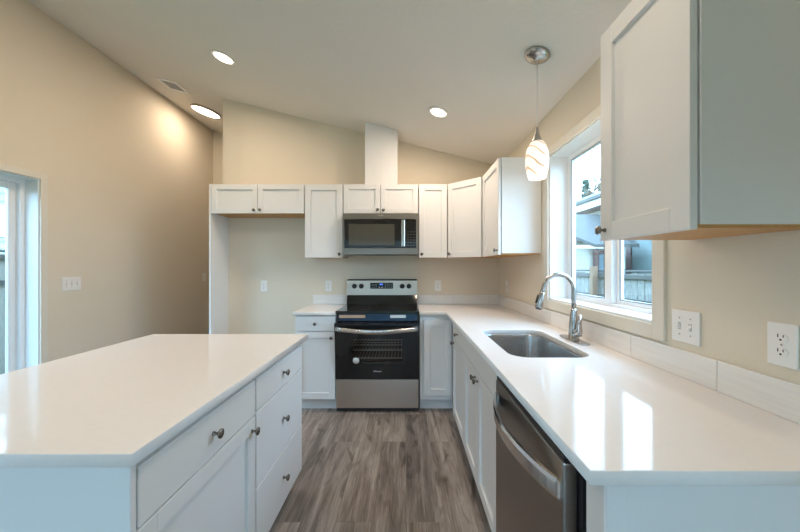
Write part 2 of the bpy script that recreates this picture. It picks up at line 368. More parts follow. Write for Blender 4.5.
def base_cab(label, loc, rotz, W, D, group=None, toe=True, name='base_cabinet', cat='cabinet'):
    t = thing(name, label, cat, loc, rotz, group)
    obj('carcase', box(NB(), 0, W, .0245, D, .105, ZC0-.001, .001), M['cab'], t)
    if toe: obj('toe_kick', box(NB(), .002, W-.002, .085, D-.01, 0, .105), M['cab'], t)
    return t
def door(t, x0, x1, z0, z1, kx=None, kz=None, r=.057):
    d = obj('door', shaker(x0, x1, z0, z1, r), M['cab'], t)
    if kx is not None: knob(d, kx, kz)
    return d
def drawer(t, x0, x1, z0, z1, kn=True):
    d = obj('drawer', slab(x0, x1, z0, z1), M['cab'], t)
    if kn: knob(d, (x0+x1)/2, (z0+z1)/2)
    return d
def upper_cab(label, loc, rotz, W, D, z0, z1, group='white wall cabinets'):
    t = thing('wall_cabinet', label, 'cabinet', (loc[0], loc[1], z0), rotz, group); h = z1-z0
    obj('carcase', box(NB(), 0, W, .0245, D, .012, h, .001), M['cab'], t)
    b = obj('bottom_panel', box(NB(), .006, W-.006, .0215, D-.002, .003, .012), M['ply'], t)
    b['label'] = 'bare wood underside'
    return t, h
# back run, front of doors at y 2.93
YF = 2.933
t = base_cab('white base cabinet left of the stainless range, one drawer over one door', (-1.002, YF, 0), 0, .367, YB-YF-.003)
drawer(t, .003, .362, .735, .868); door(t, .003, .362, .118, .727, .33, .675)
t = base_cab('narrow white corner base cabinet with one knobless door right of the range', (.126, YF, 0), 0, .885, YB-YF-.003, name='corner_base_cabinet')
door(t, .035, .287, .15, .835)
# right run, front of doors at x .385 (local x runs towards the camera)
XF = .385; DR = XR-XF-.003
t = base_cab('white base cabinet between corner and sink cabinet, drawer over door', (XF, YF-.02, 0), -PI/2, YF-.02-2.166, DR)
L = YF-.02-2.166
for ch in list(t.children): bpy.data.objects.remove(ch)
obj('carcase', box(NB(), .240, L, .0245, DR, .105, ZC0-.001, .001), M['cab'], t)
obj('toe_kick', box(NB(), .240, L-.002, .085, DR-.01, 0, .105), M['cab'], t)
obj('filler_strip', box(NB(), 0, .239, .040, .058, 0, ZC0-.002, .001), M['cab'], t)
dr = obj('drawer', slab(.243, L-.003, .745, .866), M['cab'], t); knob(dr, .243+(L-.246)/2, .808)
door(t, .243, L-.003, .118, .737, .30, .70)
t = base_cab('white sink base cabinet with false front and two doors under the sink', (XF, 2.163, 0), -PI/2, .783, DR, name='sink_cabinet')
# sink cabinet is open at the top: its carcase is built of panels
for ch in list(t.children):
    if ch.name.startswith('carcase'): bpy.data.objects.remove(ch)
bm = NB(); box(bm, 0, .018, .0205, DR, .105, ZC0-.001); box(bm, .765, .783, .0205, DR, .105, ZC0-.001); box(bm, .018, .765, .0205, .038, .105, ZC0-.001); box(bm, .018, .765, .038, DR, .105, .123); box(bm, .018, .765, DR-.006, DR, .123, ZC0-.001)
obj('carcase', bm, M['cab'], t)
obj('false_front', slab(.003, .780, .745, .866), M['cab'], t)
door(t, .003, .390, .118, .737, .358, .70); door(t, .393, .780, .118, .737, .425, .70)
# end panel beside dishwasher
t = thing('cabinet_end_panel', 'white end panel closing the right run beside the dishwasher', 'panel', (.409, .67, 0))
obj('panel', box(NB(), 0, XR-.409-.003, 0, .069, 0, ZC0-.001, .002), M['cab'], t)
obj('edge_strip', box(NB(), .002, .04, -.004, 0, 0, ZC0-.002, .001), M['cab'], t)

# island: fronts face +x, door face at x -.617
XI = -.617; ZI = .704
t = base_cab('near island cabinet with one drawer over a shaker door', (XI, .747, 0), PI/2, .590, .84)
drawer(t, .003, .584, .708, .850); door(t, .003, .584, .118, .702, .553, .655)
t = base_cab('far island cabinet with three stacked drawers', (XI, 1.340, 0), PI/2, .590, .84)
drawer(t, .003, .586, .715, .850); drawer(t, .003, .586, .395, .709)
d = drawer(t, .003, .586, .118, .389)
t = thing('island_end_panel', 'white end panel on the near end of the island', 'panel', (-1.49, .728, 0))
obj('panel', box(NB(), 0, .858, .004, .017, 0, ZC0-.001, .001), M['cab'], t)
obj('corner_strip', box(NB(), .828, .872, 0, .017, 0, ZC0-.002, .001), M['cab'], t)
obj('corner_strip', box(NB(), 0, .04, 0, .004, 0, ZC0-.002, .001), M['cab'], t)
t = thing('island_back_panel', 'white panel along the seating side of the island', 'panel', (-1.476, .747, 0))
obj('panel', box(NB(), 0, .014, 0, 1.18, 0, ZC0-.001, .001), M['cab'], t)

# wall cabinets
YU = 3.23; ZU0, ZU1, ZS = 1.405, 2.137, 1.846
DU = YB-YU-.002
t, h = upper_cab('wide two-door wall cabinet over the empty fridge alcove', (-1.938, YU), 0, .926, DU, ZS, ZU1)
door(t, .003, .460, 0, h-.003, .432, .03, .05); door(t, .465, .922, 0, h-.003, .493, .03, .05)
t, h = upper_cab('tall single-door wall cabinet between fridge alcove and microwave', (-1.008, YU), 0, .380, DU, ZU0, ZU1)
door(t, .003, .377, 0, h-.003, .348, .035)
t, h = upper_cab('short two-door wall cabinet directly above the microwave', (-.624, YU), 0, .746, DU, ZS, ZU1)
door(t, .003, .368, 0, h-.003, .342, .03, .05); door(t, .374, .743, 0, h-.003, .400, .03, .05)
t, h = upper_cab('narrow single-door wall cabinet just right of the microwave', (.127, YU), 0, .284, DU, ZU0, ZU1)
door(t, .003, .281, 0, h-.003, .03, .035)
# diagonal corner cabinet
t = thing('corner_wall_cabinet', 'angled corner wall cabinet where back and right walls meet', 'cabinet', (.413, 3.235, ZU0), 0, 'white wall cabinets')
h = ZU1-ZU0
pts = [(.006, YB-3.235-.003), (.006, .022), (.289, -.266), (XR-.413-.003, -.266), (XR-.413-.003, YB-3.235-.003)]
obj('carcase', prism(NB(), pts, 'z', .012, h), M['cab'], t)
obj('bottom_panel', prism(NB(), [(a*.99+.003, b_*.98+.004) for a, b_ in pts], 'z', .003, .012), M['ply'], t)['label'] = 'bare wood underside'
d = obj('door', shaker(.004, .384, 0, h-.003), M['cab'], t); d.rotation_euler = (0, 0, -PI/4); d.location = (.0, -.005, 0); knob(d, .03, .035)
t, h = upper_cab('single-door wall cabinet on the right wall between corner and window', (.695, 2.955), -PI/2, .512, XR-.695-.003, ZU0, ZU1)
door(t, .003, .508, 0, h-.003, .478, .035)
t, h = upper_cab('large foreground wall cabinet on the right wall, near side of window', (.695, 1.165), -PI/2, .372, XR-.695-.003, ZU0, ZU1)
door(t, .003, .369, 0, h-.003, .03, .035, .062)
t = thing('fridge_end_panel', 'tall white end panel on the left side of the empty fridge alcove', 'panel', (-1.958, YU+.0, 0))
obj('panel', box(NB(), 0, .018, 0, YB-YU-.002, 0, ZU1, .001), M['cab'], t)
# boxed chase over the microwave cabinet up to the sloped ceiling
xa, xb = -.412, -.087
o = obj('vent_chase', prism(NB(), [(xa, ZU1+.001), (xb, ZU1+.001), (xb, ceil_z(xb)-.001), (xa, ceil_z(xa)-.001)], 'y', 3.263, YB-.001), M['cab'])
tag(o, 'white boxed duct chase rising from cabinet top to the sloped ceiling', 'duct chase')

# ---------------------------------------------------------------- worktops
SINK = rrect(.478, .85, 1.45, 2.10, .085)
o = fill2d('countertop', [(.121, 2.917), (.365, 2.917), (.365, .644), (XR-.002, .644), (XR-.002, YB-.002), (.121, YB-.002)], [SINK], ZC0, ZC1, M['quartz'])
tag(o, 'L-shaped white quartz countertop with sink cutout along the right wall', 'countertop')
o = fill2d('countertop', [(-1.02, 2.917), (-.636, 2.917), (-.636, YB-.002), (-1.02, YB-.002)], [], ZC0, ZC1, M['quartz'])
tag(o, 'short piece of white quartz countertop left of the range', 'countertop')
o = fill2d('island_countertop', [(-1.525, .702), (-.592, .702), (-.592, 1.96), (-1.525, 1.96)], [], ZC0, ZC1, M['quartz'])
tag(o, 'large white quartz countertop on the kitchen island', 'countertop')

# backsplash strips; joints are cut in the mesh
ZB = 1.008
def strip(name, label, along, a, b, fixed0, fixed1, joints):
    bm = NB(); js = [a]+joints+[b]
    for p_, q in zip(js, js[1:]):
        if along == 'x': box(bm, p_+.001, q-.001, fixed0, fixed1, ZC1+.001, ZB, .0008)
        else: box(bm, fixed0, fixed1, p_+.001, q-.001, ZC1+.001, ZB, .0008)
    return tag(obj(name, bm, M['tile']), label, 'backsplash')
strip('backsplash', 'short low strip of backsplash tile left of the range', 'x', -1.017, -.636, YB-.011, YB-.001, [])
strip('backsplash', 'low white backsplash tile strip on the back wall right of the range', 'x', .122, 1.009, YB-.011, YB-.001, [.13, .517, .904])
strip('backsplash', 'long low backsplash tile strip along the right wall under the window', 'y', .66, YB-.012, XR-.011, XR-.001, [1.055, 1.459, 1.863, 2.267, 2.671, 3.075])

# ---------------------------------------------------------------- range
RX0_, RX1_ = -.632, .117; RW = RX1_-RX0_
t = thing('range', 'freestanding stainless electric range with black glass cooktop and oven', 'range', (RX0_, 2.93, 0))
BK = YB-2.93-.012
bm = NB(); box(bm, 0, .02, .045, BK, .03, .895); box(bm, RW-.02, RW, .045, BK, .03, .895); box(bm, .02, RW-.02, BK-.02, BK, .03, .895); box(bm, .02, RW-.02, .045, BK-.02, .03, .05)
obj('body', bm, M['blackpl'], t)
for x_ in (.04, RW-.04):
    for y_ in (.08, BK-.06): obj('foot', lathe(NB(), [(0, 0), (.018, 0), (.018, .03), (0, .03)], 12, Matrix.Translation((x_, y_, 0))), M['blackpl'], t)
obj('cooktop', box(NB(), -.002, RW+.002, -.015, BK-.05, .897, .917, .004, 2), M['blackglass'], t)
M['ring'] = pm('burner_print', (.11, .11, .11), .2)
for cx, cy, r_ in ((.2, .16, .105), (.55, .16, .085), (.2, .42, .08), (.55, .42, .105)):
    obj('burner_marking', lathe(NB(), [(r_, .9171), (r_, .9175), (r_+.0022, .9175), (r_+.0022, .9171)], 40, Matrix.Translation((cx, cy, 0))), M['ring'], t)
obj('front_band', box(NB(), .003, RW-.003, .0, .045, .822, .896, .002), M['blackpl'], t)
obj('protective_film', box(NB(), .02, RW-.02, -.002, 0, .828, .886), M['film'], t)['label'] = 'blue protective film'
l_ = obj('sticker', box(NB(), .03, .265, -.0035, -.002, .853, .880), M['orange'], t); l_['label'] = 'orange and white printed label'
l_ = obj('sticker', box(NB(), .49, .63, -.0035, -.002, .853, .880), M['paper'], t); l_['label'] = 'white printed label'
# oven door: leans slightly, as its top stands nearer than its foot
dz0, dz1 = .300, .816
od = bpy.data.objects.new('oven_door', None); C.objects.link(od); od.parent = t; od.location = (0, 0, dz0)
bpy.data.objects.remove(od)
tilt = math.atan2(.06, dz1-dz0)
MT = Matrix.Translation((0, -.002, dz0)) @ Matrix.Rotation(tilt, 4, 'X')
def tl(bm): bmesh.ops.transform(bm, matrix=MT, verts=bm.verts); return bm
hh = dz1-dz0; wx0, wx1, wz0, wz1 = .150, .600, .145, .380
bm = NB(); th = .035
box(bm, -.002, wx0, 0, th, 0, hh); box(bm, wx1, RW+.002, 0, th, 0, hh); box(bm, wx0, wx1, 0, th, 0, wz0); box(bm, wx0, wx1, 0, th, wz1, hh)
od = obj('oven_door', tl(bm), M['blackglass'], t)
obj('door_window', tl(box(NB(), wx0, wx1, .002, .008, wz0, wz1)), M['ovenglass'], od)
bm = NB(); tube(bm, [(.02+ (RW-.04)*i/16, -.022-.055*math.sin(PI*i/16), hh-.045-.010*math.sin(PI*i/16)) for i in range(17)], .019, 14, flat=(.45, 1))
for x_ in (.022, RW-.022): box(bm, x_-.012, x_+.012, -.025, .001, hh-.062, hh-.028, .003)
obj('handle', tl(bm), M['handle'], od)['label'] = 'bowed stainless handle'
bm = NB(); lathe(bm, [(0, 0), (.029, 0), (.029, .001), (0, .001)], 28, Matrix.Translation((wx0+.035, .0, wz0+.03)) @ Matrix.Rotation(PI/2, 4, 'X'))
obj('sticker', tl(bm), M['paper'], od)['label'] = 'round white sticker'
lt = text('logo', 'Whirlpool', .017, M['white_ink'], od, MT @ Vector((RW/2, -.0006, .075)), (PI/2+tilt, 0, 0))
# oven cavity with three wire racks
bm = NB(); cy0, cy1 = .05, .42
box(bm, .07, RW-.07, cy1, cy1+.01, .34, .80); box(bm, .07, .08, cy0, cy1, .34, .80); box(bm, RW-.08, RW-.07, cy0, cy1, .34, .80); box(bm, .07, RW-.07, cy0, cy1, .33, .34); box(bm, .07, RW-.07, cy0, cy1, .80, .81)
obj('oven_cavity', bm, M['enamel'], t)
for z_ in (.475, .545, .595, .64):
    bm = NB(); tube(bm, [(.09, .06, z_), (RW-.09, .06, z_)], .0035, 8); tube(bm, [(.09, .38, z_), (RW-.09, .38, z_)], .003, 8)
    for i in range(19): tube(bm, [(.1+(RW-.2)*i/18, .06, z_), (.1+(RW-.2)*i/18, .38, z_)], .0018, 6)
    obj('oven_rack', bm, M['rackm'], t)
obj('storage_drawer', box(NB(), .004, RW-.004, -.002, .04, .04, .296, .004, 2), M['steelr'], t)
obj('kick_strip', box(NB(), .004, RW-.004, .015, .04, .012, .04), M['blackpl'], t)
# backguard
bm = NB(); prism(bm, [(BK-.075, .917), (BK-.045, 1.010), (BK, 1.010), (BK, .917)], 'x', .0, RW); obj('backguard_base', bm, M['blackglass'], t)
bm = NB(); prism(bm, [(BK-.050, 1.010), (BK-.040, 1.166), (BK, 1.166), (BK, 1.010)], 'x', .0, RW); obj('backguard', bm, M['steelr'], t)
obj('backguard_cap', box(NB(), -.001, RW+.001, BK-.046, BK, 1.166, 1.180, .003), M['blackpl'], t)
yb = lambda z_: BK-.050+.010*(z_-1.01)/.156
obj('display_panel', box(NB(), .247, .493, yb(1.10)-.004, yb(1.10)+.006, 1.078, 1.142, .001), M['blackglass'], t)
bm = NB()
for i, x_ in enumerate((.350, .358, .368, .376)):
    box(bm, x_, x_+.005, yb(1.1)-.0052, yb(1.1)-.004, 1.118, 1.132)
obj('clock_digits', bm, M['blue_led'], t)
for x_ in (.27, .29, .31, .41, .435, .455, .475):
    for z_ in (1.092, 1.108, 1.124): obj('button_marking', box(NB(), x_-.004, x_+.004, yb(1.1)-.0046, yb(1.1)-.004, z_-.001, z_+.001), M['white_ink'], t)
for x_ in (.345, .375): obj('button_marking', box(NB(), x_-.007, x_+.007, yb(1.1)-.0046, yb(1.1)-.004, 1.091, 1.096), M['white_ink'], t)
for x_ in (.076, .151, .591, .664):
    bm = NB(); lathe(bm, [(0, 0), (.027, 0), (.026, .004), (.021, .007), (.019, .026), (.016, .029), (0, .029)], 24, Matrix.Translation((x_, yb(1.105), 1.105)) @ Matrix.Rotation(PI/2, 4, 'X'))
    box(bm, x_-.003, x_+.003, yb(1.105)-.034, yb(1.105)-.026, 1.088, 1.122, .001)
    obj('control_knob', bm, M['blackpl'], t)

# ---------------------------------------------------------------- microwave
t = thing('microwave', 'stainless over-the-range microwave hung above the range', 'microwave', (-.612, 3.155, 1.432)); MWW, MH = .733, .402
obj('body', box(NB(), 0, MWW, .03, YB-3.155-.003, .012, MH, .002), M['blackpl'], t)
bm = NB(); box(bm, 0, MWW, 0, .03, MH-.058, MH, .003); box(bm, 0, MWW, 0, .03, .0, .064, .003); box(bm, 0, .013, .0005, .03, .064, MH-.058); box(bm, MWW-.022, MWW, .0005, .03, .064, MH-.058)
obj('front_trim', bm, M['steel'], t)
d = obj('microwave_door', box(NB(), .013, .580, .003, .029, .065, MH-.059, .002), M['blackglass'], t)
obj('door_window', box(NB(), .055, .50, .0015, .003, .092, MH-.105), M['mwwin'], d)
bm = NB(); box(bm, .566, .602, -.034, -.020, .075, MH-.068, .006, 2); box(bm, .575, .593, -.022, .003, .090, .105); box(bm, .575, .593, -.022, .003, MH-.10, MH-.085)
obj('handle', bm, M['handle'], d)['label'] = 'flat vertical stainless handle'
c = obj('control_panel', box(NB(), .606, MWW-.022, .003, .029, .065, MH-.059, .002), M['blackglass'], t)
for r_ in range(6):
    for q in range(3): obj('button_marking', box(NB(), .622+q*.028, .640+q*.028, .0022, .003, .090+r_*.026, .0925+r_*.026), M['steeld'], c)
bm = NB()
for i in range(22): box(bm, .05+i*.029, .068+i*.029, .06, .30, -.0005+.008, .012)
box(bm, .02, MWW-.02, .035, .36, .004, .0085)
obj('vent_grille', bm, M['blackpl'], t)
text('logo', 'Whirlpool', .012, M['white_ink'], t, (MWW/2, -.0006, MH-.022))

# ---------------------------------------------------------------- dishwasher
t = thing('dishwasher', 'stainless dishwasher with curved bar handle in the right cabinet run', 'dishwasher', (.380, 1.377, 0), -PI/2)
DW = 1.377-.785; DD = XR-.380-.02
obj('tub', box(NB(), .004, DW+.018, .037, DD, .02, .855), M['blackpl'], t)
obj('dishwasher_door', box(NB(), 0, DW, 0, .036, .112, .838, .005, 2), M['steeld'], t)
obj('control_strip', box(NB(), .004, DW-.004, .004, .028, .839, .852, .001), M['blackpl'], t)
obj('kick_plate', box(NB(), .01, DW-.01, .06, .07, .0, .105), M['blackpl'], t)
N = 22
bm = NB()
path = [(.018+(DW-.036)*i/N, -.006-.052*math.sin(PI*i/N)**.8, .765-.0*math.sin(PI*i/N)) for i in range(N+1)]
rings = []
for i, (x_, y_, z_) in enumerate(path):
    a = Vector(path[min(i+1, N)])-Vector(path[max(i-1, 0)]); a.normalize(); nrm = Vector((a.y, -a.x, 0))
    if nrm.y > 0: nrm = -nrm
    c_ = Vector((x_, y_, z_)); hw, ht = .024, .006
    rings.append([bm.verts.new(c_+nrm*p_+Vector((0, 0, q))) for p_, q in ((-ht, -hw), (ht*.4, -hw), (ht, -hw*.6), (ht, hw*.6), (ht*.4, hw), (-ht, hw))])
for a, b in zip(rings, rings[1:]):
    for k in range(6): bm.faces.new((a[k], a[(k+1) % 6], b[(k+1) % 6], b[k]))
bm.faces.new(rings[0]); bm.faces.new(rings[-1][::-1]); bmesh.ops.recalc_face_normals(bm, faces=bm.faces)
for x_ in (.010, DW-.030): box(bm, x_, x_+.020, -.008, .001, .743, .787, .001)
obj('handle', bm, M['handle'], t)['label'] = 'wide bowed polished handle'

# ---------------------------------------------------------------- sink and faucet
t = thing('sink', 'undermount stainless single-bowl kitchen sink with rounded corners', 'sink', (.664, 1.775, .66))
bm = NB(); oz = .66
def ringpts(off, z): return [(x_-.664, y_-1.775, z-oz) for x_, y_ in rrect(.478-off, .85+off, 1.45-off, 2.10+off, .085+off*.6)]
levels = [(.020, .8765), (.002, .8765), (.001, .87), (-.004, .72), (-.010, .695), (-.030, .682), (-.075, .678)]
rs = [[bm.verts.new(p_) for p_ in ringpts(o_, z_)] for o_, z_ in levels]
for a, b in zip(rs, rs[1:]):
    for i in range(len(a)): f_ = bm.faces.new((a[i], a[(i+1) % len(a)], b[(i+1) % len(a)], b[i])); f_.smooth = True
bm.faces.new(rs[-1])
bmesh.ops.recalc_face_normals(bm, faces=bm.faces)
o = obj('bowl', bm, M['sink'], t)
so = o.modifiers.new('solid', 'SOLIDIFY'); so.thickness = .0012; so.offset = 1
obj('drain', lathe(NB(), [(0, .0195), (.02, .0195), (.043, .0225), (.045, .0195), (.045, .0185), (0, .0185)], 28, Matrix.Translation((0, .0, 0))), M['chrome'], t)

fx, fy = .924, 1.79
t = thing('faucet', 'tall brushed steel gooseneck pull-down faucet behind the sink', 'faucet', (fx, fy, ZC1+.0008))
me = fill2d('base_plate', [(x_, y_) for x_, y_ in rrect(-.030, .030, -.125, .125, .028)], [], 0, .007, M['chrome'], t, .0015)
bm = NB(); lathe(bm, [(0, .007), (.030, .007), (.030, .010), (.026, .014), (.026, .050), (.024, .085), (.0195, .13), (.0145, .165), (.013, .175), (0, .175)], 28)
obj('body', bm, M['chrome'], t)
R_ = .083; zc = .362-R_
path = [(0, 0, .17), (0, 0, .22)]+[(-R_+R_*math.cos(a), 0, zc+R_*math.sin(a)) for a in [PI*i/18*1.0 for i in range(0, 18)]]
path += [(-2*R_-.003, 0, zc), (-2*R_-.008, 0, zc-.015)]
obj('spout', tube(NB(), path, .0125, 18), M['chrome'], t)
hx = -2*R_-.008
hd = obj('spray_head', tube(NB(), [(hx, 0, zc-.014), (hx-.001, 0, zc-.02), (hx-.010, 0, zc-.055), (hx-.018, 0, zc-.095), (hx-.020, 0, zc-.103)], [.014, .0155, .017, .0205, .019], 18), M['chrome'], t)
obj('spray_nozzle', tube(NB(), [(hx-.020, 0, zc-.103), (hx-.0212, 0, zc-.109)], .016, 16), M['blackpl'], hd)
obj('spray_button', tube(NB(), [(hx-.021, 0, zc-.028), (hx-.032, 0, zc-.075)], [.006, .008], 10), M['blackpl'], hd)
bm = NB(); tube(bm, [(0, -.018, .050), (0, -.050, .050)], [.020, .020], 18)
tube(bm, [(0, -.048, .034), (0, -.054, .060), (0, -.058, .10), (.002, -.062, .148)], [.018, .019, .012, .009], 14, flat=(1, .6))
obj('lever', bm, M['chrome'], t)

# ---------------------------------------------------------------- ceiling fittings
TL = math.atan(.245)                     # ceiling falls towards +x
def ceil_mat(x, y, drop=0): return Matrix.Translation((x, y, ceil_z(x)-drop)) @ Matrix.Rotation(TL, 4, 'Y') @ Matrix.Rotation(PI, 4, 'X')
def can(label, x, y, r_, power, flush=False, group='recessed ceiling lights'):
    t = thing('flush_ceiling_light' if flush else 'recessed_ceiling_light', label, 'ceiling light', (0, 0, 0), 0, group)
    t.matrix_world = ceil_mat(x, y, .001)
    if flush:
        obj('rim', lathe(NB(), [(r_-.012, .002), (r_, 0), (r_, .018), (r_-.004, .022), (r_-.012, .022), (r_-.012, .002)], 48), M['nickel'], t)
        obj('diffuser', lathe(NB(), [(0, .004), (r_-.012, .004), (r_-.013, .019), (0, .021)], 48), M['lens'], t)
    else:
        obj('trim_ring', lathe(NB(), [(r_-.020, .001), (r_, 0), (r_-.002, .006), (r_-.018, .008), (r_-.020, .001)], 40), M['plastic'], t)
        obj('lens', lathe(NB(), [(0, .001), (r_-.020, .001), (r_-.021, .005), (0, .006)], 40), M['lens'], t)
    l = bpy.data.lights.new('ceiling_lamp', 'AREA'); l.shape = 'DISK'; l.size = 2*r_-.04; l.energy = power; l.color = WARM; l.spread = PI
    lo = bpy.data.objects.new('ceiling_lamp', l); C.objects.link(lo); lo.parent = t; lo.location = (0, 0, .026); lo.rotation_euler = (PI, 0, 0)
    return t
can('recessed ceiling light above the island, left of the pendant', -1.50, 2.67, .092, CAN_POWER)
can('recessed ceiling light nearest the microwave, above the aisle', .27, 2.70, .085, CAN_POWER)
can('large round flush ceiling light by the hall opening at left', -2.52, 4.10, .17, CAN_POWER*.52, True, None)
can('added recessed ceiling light, out of view, over the near end of the island', -1.50, .82, .092, CAN_POWER)  # added above the frame, continues the grid to give the room light
can('added recessed ceiling light, out of view, over the near end of the aisle', .27, .82, .092, CAN_POWER*.4)  # also added out of view, a weaker lamp to light the near aisle
# return-air register
t = thing('ceiling_vent', 'square white louvred air register in the sloped ceiling', 'vent'); t.matrix_world = ceil_mat(-2.53, 3.535, .001)
bm = NB(); s = .115; i_ = .085
box(bm, -s, s, -s, -i_, 0, .008, .002); box(bm, -s, s, i_, s, 0, .008, .002); box(bm, -s, -i_, -i_, i_, 0, .008, .002); box(bm, i_, s, -i_, i_, 0, .008, .002)
obj('register_frame', bm, M['plastic'], t)
obj('backing', box(NB(), -i_, i_, -i_, i_, 0, .001), M['greyp'], t)
bm = NB()
for k in range(9):
    y_ = -i_+.012+k*.0182
    prism(bm, [(y_-.007, .001), (y_+.004, .007), (y_+.006, .006), (y_-.005, .0005)], 'x', -i_, i_)
obj('louvre', bm, M['plastic'], t)
# pendant
PZ = 1.802; px_, py_ = .726, 1.80; zt = ceil_z(px_)
t = thing('pendant_light', 'pendant light with swirled glass shade hanging before the window', 'pendant light', (px_, py_, PZ))
bm = NB(); lathe(bm, [(0, 0), (.068, 0), (.069, .006), (.064, .014), (.045, .021), (.020, .025), (.012, .032), (0, .032)], 40, Matrix.Translation((0, 0, zt-PZ-.001)) @ Matrix.Rotation(TL, 4, 'Y') @ Matrix.Rotation(PI, 4, 'X'))
obj('canopy', bm, M['nickel'], t)
obj('cord', tube(NB(), [(0, 0, .26), (0, 0, zt-PZ-.022)], .0028, 8), M['plastic'], t)
obj('socket_cap', lathe(NB(), [(0, .282), (.006, .282), (.008, .268), (.013, .246), (.019, .224), (.024, .210), (.024, .204), (0, .204)], 24), M['nickel'], t)
bm = NB(); pr = [(.022, .221), (.036, .213), (.050, .190), (.060, .155), (.064, .115), (.062, .070), (.055, .030), (.046, .0), (.043, .001), (.052, .032), (.058, .07), (.060, .115), (.056, .154), (.046, .188), (.033, .209), (.022, .217)]
lathe(bm, [(a*.97, b_*.93) for a, b_ in pr], 36)
obj('lamp_shade', bm, M['shade'], t)
obj('bulb', lathe(NB(), [(0, .055), (.018, .062), (.027, .085), (.022, .115), (.014, .15), (.013, .203), (0, .203)], 20), M['lens'], t)
l = bpy.data.lights.new('pendant_lamp', 'POINT'); l.energy = 4; l.color = WARM; l.shadow_soft_size = .06
lo = bpy.data.objects.new('pendant_lamp', l); C.objects.link(lo); lo.parent = t; lo.location = (0, 0, -.07)

# ---------------------------------------------------------------- outlets and switches (local: plate in x-z, facing -y)
def plate(t, W, H=.118): obj('wall_plate', box(NB(), -W/2, W/2, -.006, 0, -H/2, H/2, .002), M['plastic'], t)
def outlet(label, loc, rz, group='wall outlets'):
    t = thing('wall_outlet', label, 'outlet', loc, rz, group); plate(t, .072)
    for s in (-1, 1):
        bm = NB(); pts = [(.0165*math.cos(a), .0135*math.sin(a)+s*.0195) for a in [2*PI*i/24 for i in range(24)]]
        prism(bm, pts, 'y', -.0085, -.005)
        r_ = obj('receptacle', bm, M['plastic'], t)
        bm = NB(); box(bm, -.0075, -.0052, -.009, -.0084, s*.0195, s*.0195+.009); box(bm, .0052, .0075, -.009, -.0084, s*.0195+.001, s*.0195+.008)
        prism(bm, [(.0028*math.cos(a), .0028*math.sin(a)+s*.0195-.006) for a in [2*PI*i/10 for i in range(10)]], 'y', -.009, -.0084)
        obj('slots', bm, M['slot'], r_)
    obj('screw', lathe(NB(), [(0, 0), (.003, 0), (.0025, .001), (0, .001)], 10, Matrix.Translation((0, -.006, 0)) @ Matrix.Rotation(PI/2, 4, 'X')), M['nickel'], t)
def switches(label, loc, rz, n, ups):
    t = thing('light_switch', label, 'light switch', loc, rz); W = .072+.046*(n-1); plate(t, W)
    for k in range(n):
        x_ = (k-(n-1)/2)*.046
        bm = NB(); u = ups[k]
        prism(bm, [(-.005, -.006), (-.014, u*.006-.0035), (-.014, u*.006+.0035), (-.005, .006)], 'x', x_-.0045, x_+.0045)
        tg = obj('toggle', bm, M['plastic'], t)
        bm = NB(); box(bm, x_-.0065, x_+.0065, -.0064, -.0058, -.0125, -.009); box(bm, x_-.0065, x_+.0065, -.0064, -.0058, .009, .0125)
        box(bm, x_-.0065, x_-.0050, -.0064, -.0058, -.009, .009); box(bm, x_+.0050, x_+.0065, -.0064, -.0058, -.009, .009)
        obj('toggle_slot', bm, M['greyp'], tg)
        for z_ in (-.030, .030): obj('screw', lathe(NB(), [(0, 0), (.0028, 0), (.002, .001), (0, .001)], 10, Matrix.Translation((x_, -.006, z_)) @ Matrix.Rotation(PI/2, 4, 'X')), M['nickel'], t)
outlet('white outlet low on the wall inside the fridge alcove', (-1.554, YB-.001, 1.104), 0)
outlet('white outlet on the back wall just left of the range', (-.848, YB-.001, 1.104), 0)
outlet('white outlet on the back wall just right of the range', (.348, YB-.001, 1.108), 0)
outlet('large foreground white outlet on the right wall at the picture edge', (XR-.001, .877, 1.102), -PI/2)
switches('single toggle light switch on right wall near the far corner', (XR-.001, 3.27, 1.115), -PI/2, 1, [1])
switches('double toggle light switch on the right wall beside the window', (XR-.001, 1.181, 1.095), -PI/2, 2, [1, -1])
switches('triple toggle light switch beside the patio door', (XL+.001, 2.86, 1.165), PI/2, 3, [-1, 1, 1])
switches('single toggle light switch far down the left wall by the hall', (XL+.001, 4.74, 1.165), PI/2, 1, [1])

# ---------------------------------------------------------------- outside
struct('wall_sky_block', box(NB(), -9, 9, -6.3, -6.1, -.35, 2.5), M['fence'])  # added, out of view: keeps low sky out of the steel reflections
ZG = -.35
o = struct('ground', box(NB(), -30, 40, -25, 45, ZG-.2, ZG), M['grass'])
def board_fence(label, x, y0, y1, zt, side, mat='fence'):
    t = thing('board_fence', label, 'fence', (x, y0, ZG))
    bm = NB(); y = 0; H = zt-ZG
    while y < y1-y0-.01:
        wv_ = .138; box(bm, -.009+random.uniform(-.003, .003), .009, y, y+wv_-.008, .03, H+random.uniform(-.015, .01), .002); y += wv_
    obj('boards', bm, M[mat], t)
    for z_ in (H-.40, H-.05): obj('rail', box(NB(), side*.010, side*.050, 0, y1-y0, z_-.035, z_+.030, .004), M['fenced'], t)
    obj('top_rail', box(NB(), -.03, .03, 0, y1-y0, H+.017, H+.045, .004), M['fenced'], t)
    y = .3
    while y < y1-y0:
        obj('post', box(NB(), side*.052, side*.142, y, y+.09, 0, H+.10, .004), M['fenceb'], t); y += 2.4
board_fence('weathered grey board fence outside the kitchen window', 3.3, -2, 12.5, 1.22, -1)
board_fence('grey board fence outside the patio door', -5.6, -3, 11, 1.50, 1, 'fencel')
